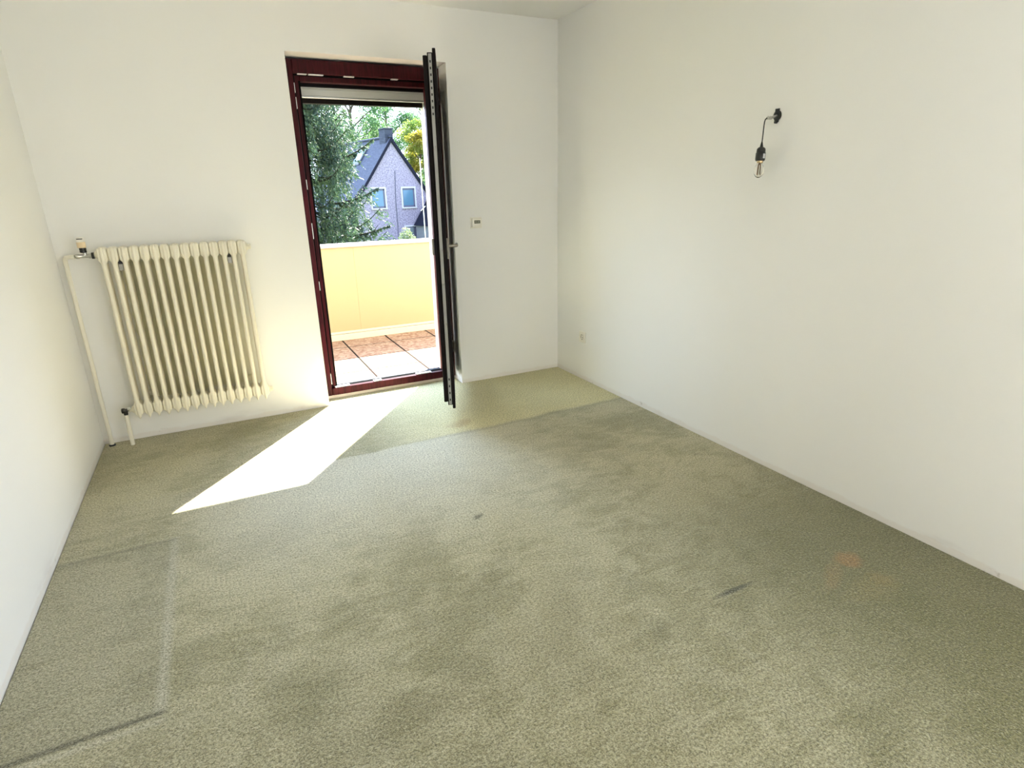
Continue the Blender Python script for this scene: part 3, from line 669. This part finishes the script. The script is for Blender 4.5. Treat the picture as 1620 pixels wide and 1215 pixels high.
def hwindow(s0, s1, z0_, z1_, blind=None):
    fx0, fx1 = s0 * K, s1 * K; fz0, fz1 = Z(z0_), Z(z1_)
    f = MB(); w_ = .13
    f.box(fx0, -.02, fz1 - w_, fx1, .06, fz1); f.box(fx0, -.02, fz0, fx1, .06, fz0 + w_); f.box(fx0, -.02, fz0, fx0 + .06, .06, fz1); f.box(fx1 - w_, -.02, fz0, fx1, .06, fz1)
    fo = f.build('window', M['win_frame'], hs)
    p_ = MB(); p_.box(fx0 + .05, -.01, fz0 + .1, fx1 - .1, .05, fz1 - .1); p_.build('pane', M['pane'] if blind is None else M['win_frame'], fo)
    s_ = MB(); e = .13; s_.box(fx0 - e, -.05, fz1, fx1 + e, .02, fz1 + e); s_.box(fx1, -.05, fz0, fx1 + e, .02, fz1); s_.box(fx0 - e, -.05, fz0, fx0, .02, fz1); s_.box(fx0 - e, -.12, fz0 - .10, fx1 + e, .02, fz0)
    s_.build('surround', M['surround'], fo)
    if blind:
        q = MB(); q.box(fx0 + .06, -.035, fz1 - blind, fx1 - .25, -.012, fz1 - .08); q.build('blind', M['blind'], fo)
hwindow(.45, 1.19, .63, 1.61); hwindow(-1.38, -.62, .63, 1.61); hwindow(.50, 1.15, -1.35, -.42, .75)
b = MB(); b.tube([(.09 * K, -.05, Z(2.5)), (.0, -.05, Z(1.0)), (-.0, -.05, G)], .025, 6); b.build('down_conductor', M['win_frame'], hs)
# skylight on the left slope
b = MB(); xs0, xs1 = -1.45, -.56
def sl(x_, y_, up_=.40): return (x_, y_, za + slope * x_ + up_)
vs = [sl(xs0, 3.0), sl(xs0, 4.15), sl(xs1, 4.15), sl(xs1, 3.0)]; vs2 = [(x_, y_, z_ + .14) for x_, y_, z_ in vs]
b.add(vs + vs2, [(0, 1, 2, 3), (4, 5, 6, 7), (0, 1, 5, 4), (1, 2, 6, 5), (2, 3, 7, 6), (3, 0, 4, 7)]); sk = b.build('skylight', plain('skylight_frame', (.16, .17, .20), .8, spec=.1), hs)
b = MB(); vs = [sl(xs0 + .1, 3.12, .545), sl(xs0 + .1, 4.03, .545), sl(xs1 - .1, 4.03, .545), sl(xs1 - .1, 3.12, .545)]; vs2 = [(x_, y_, z_ + .02) for x_, y_, z_ in vs]
b.add(vs + vs2, [(0, 1, 2, 3), (4, 5, 6, 7), (0, 1, 5, 4), (1, 2, 6, 5), (2, 3, 7, 6), (3, 0, 4, 7)]); b.build('pane', plain('skylight_pane', (.09, .20, .30), .4, spec=.2), sk)

# --- slated annex in front of the right corner of the house
an = tag(empty('slated_annex', (hx, hy, 0), math.radians(12.6)), 'white walled annex with a steep slated gable at the right of the grey house', 'building')
b = MB(); ax0 = 1.14 * K * .93; ax1 = ax0 + 4.6; zE = Z(-.30); zA = zE + 3.3
b.box(ax0, -3.4, G, ax1, -.3, zE); b.build('annex_walls', plain('white_render', (0.216, 0.222, 0.252), .9, var=.1, scale=6), an)
b = MB(); b.prism([(ax0 - .12, zE), (ax1 + .12, zE), ((ax0 + ax1) / 2, zA)], -3.5, -.3); b.build('slated_gable', M['slate'], an)
b = MB(); b.prism([(ax0 - .25, zE - .08), (ax0 - .12, zE - .1), ((ax0 + ax1) / 2, zA + .02), ((ax0 + ax1) / 2, zA + .2)], -3.6, -.3); b.build('verge_board', M['navy'], an)

# --- pale mast and a shrub
mp = tag(empty('antenna_mast', (7.04, 14.98, G)), 'thin pale mast standing beside the right slope of the grey house', 'mast')
b = MB(); b.tube([(0, 0, 0), (0, 0, 3.5), (-.01, 0, 5.3)], .016, 8); b.build('pole', M['plate'], mp)
for q in ([(-.09, 0, 3.72), (.07, 0, 3.86)], [(-.05, 0, 4.9), (.06, 0, 5.0)]):
    b = MB(); b.tube(q, .011, 6); b.build('cross_arm', M['plate'], mp)

shx, shy = 8.0, 20.3
rg = np.random.default_rng(31); sh = tag(empty('garden_shrub', (shx, shy, G)), 'pale green shrub tip showing above the parapet cap in front of the grey house', 'shrub')
n = 1600; d_ = rg.normal(size=(n, 3)); d_ /= np.linalg.norm(d_, axis=1)[:, None]; P = d_ * rg.uniform(.2, 1, size=(n, 1)) ** .5 * np.array([.42, .42, .9]) + np.array([0, 0, 2.05])
U = rg.normal(size=(n, 3)); U /= np.linalg.norm(U, axis=1)[:, None]; V = np.cross(U, rg.normal(size=(n, 3))); V /= np.linalg.norm(V, axis=1)[:, None]
quads_object('foliage', P, U * .045, V * .03, foliage_mat('shrub_leaves', (.08, .12, .05), (.14, .17, .08), 1.2, .4), sh)
b = MB(); b.tube([(0, 0, 0), (.02, 0, 1.0), (0, 0, 2.2)], [.05, .04, .01], 8); b.build('stem', bark, sh)
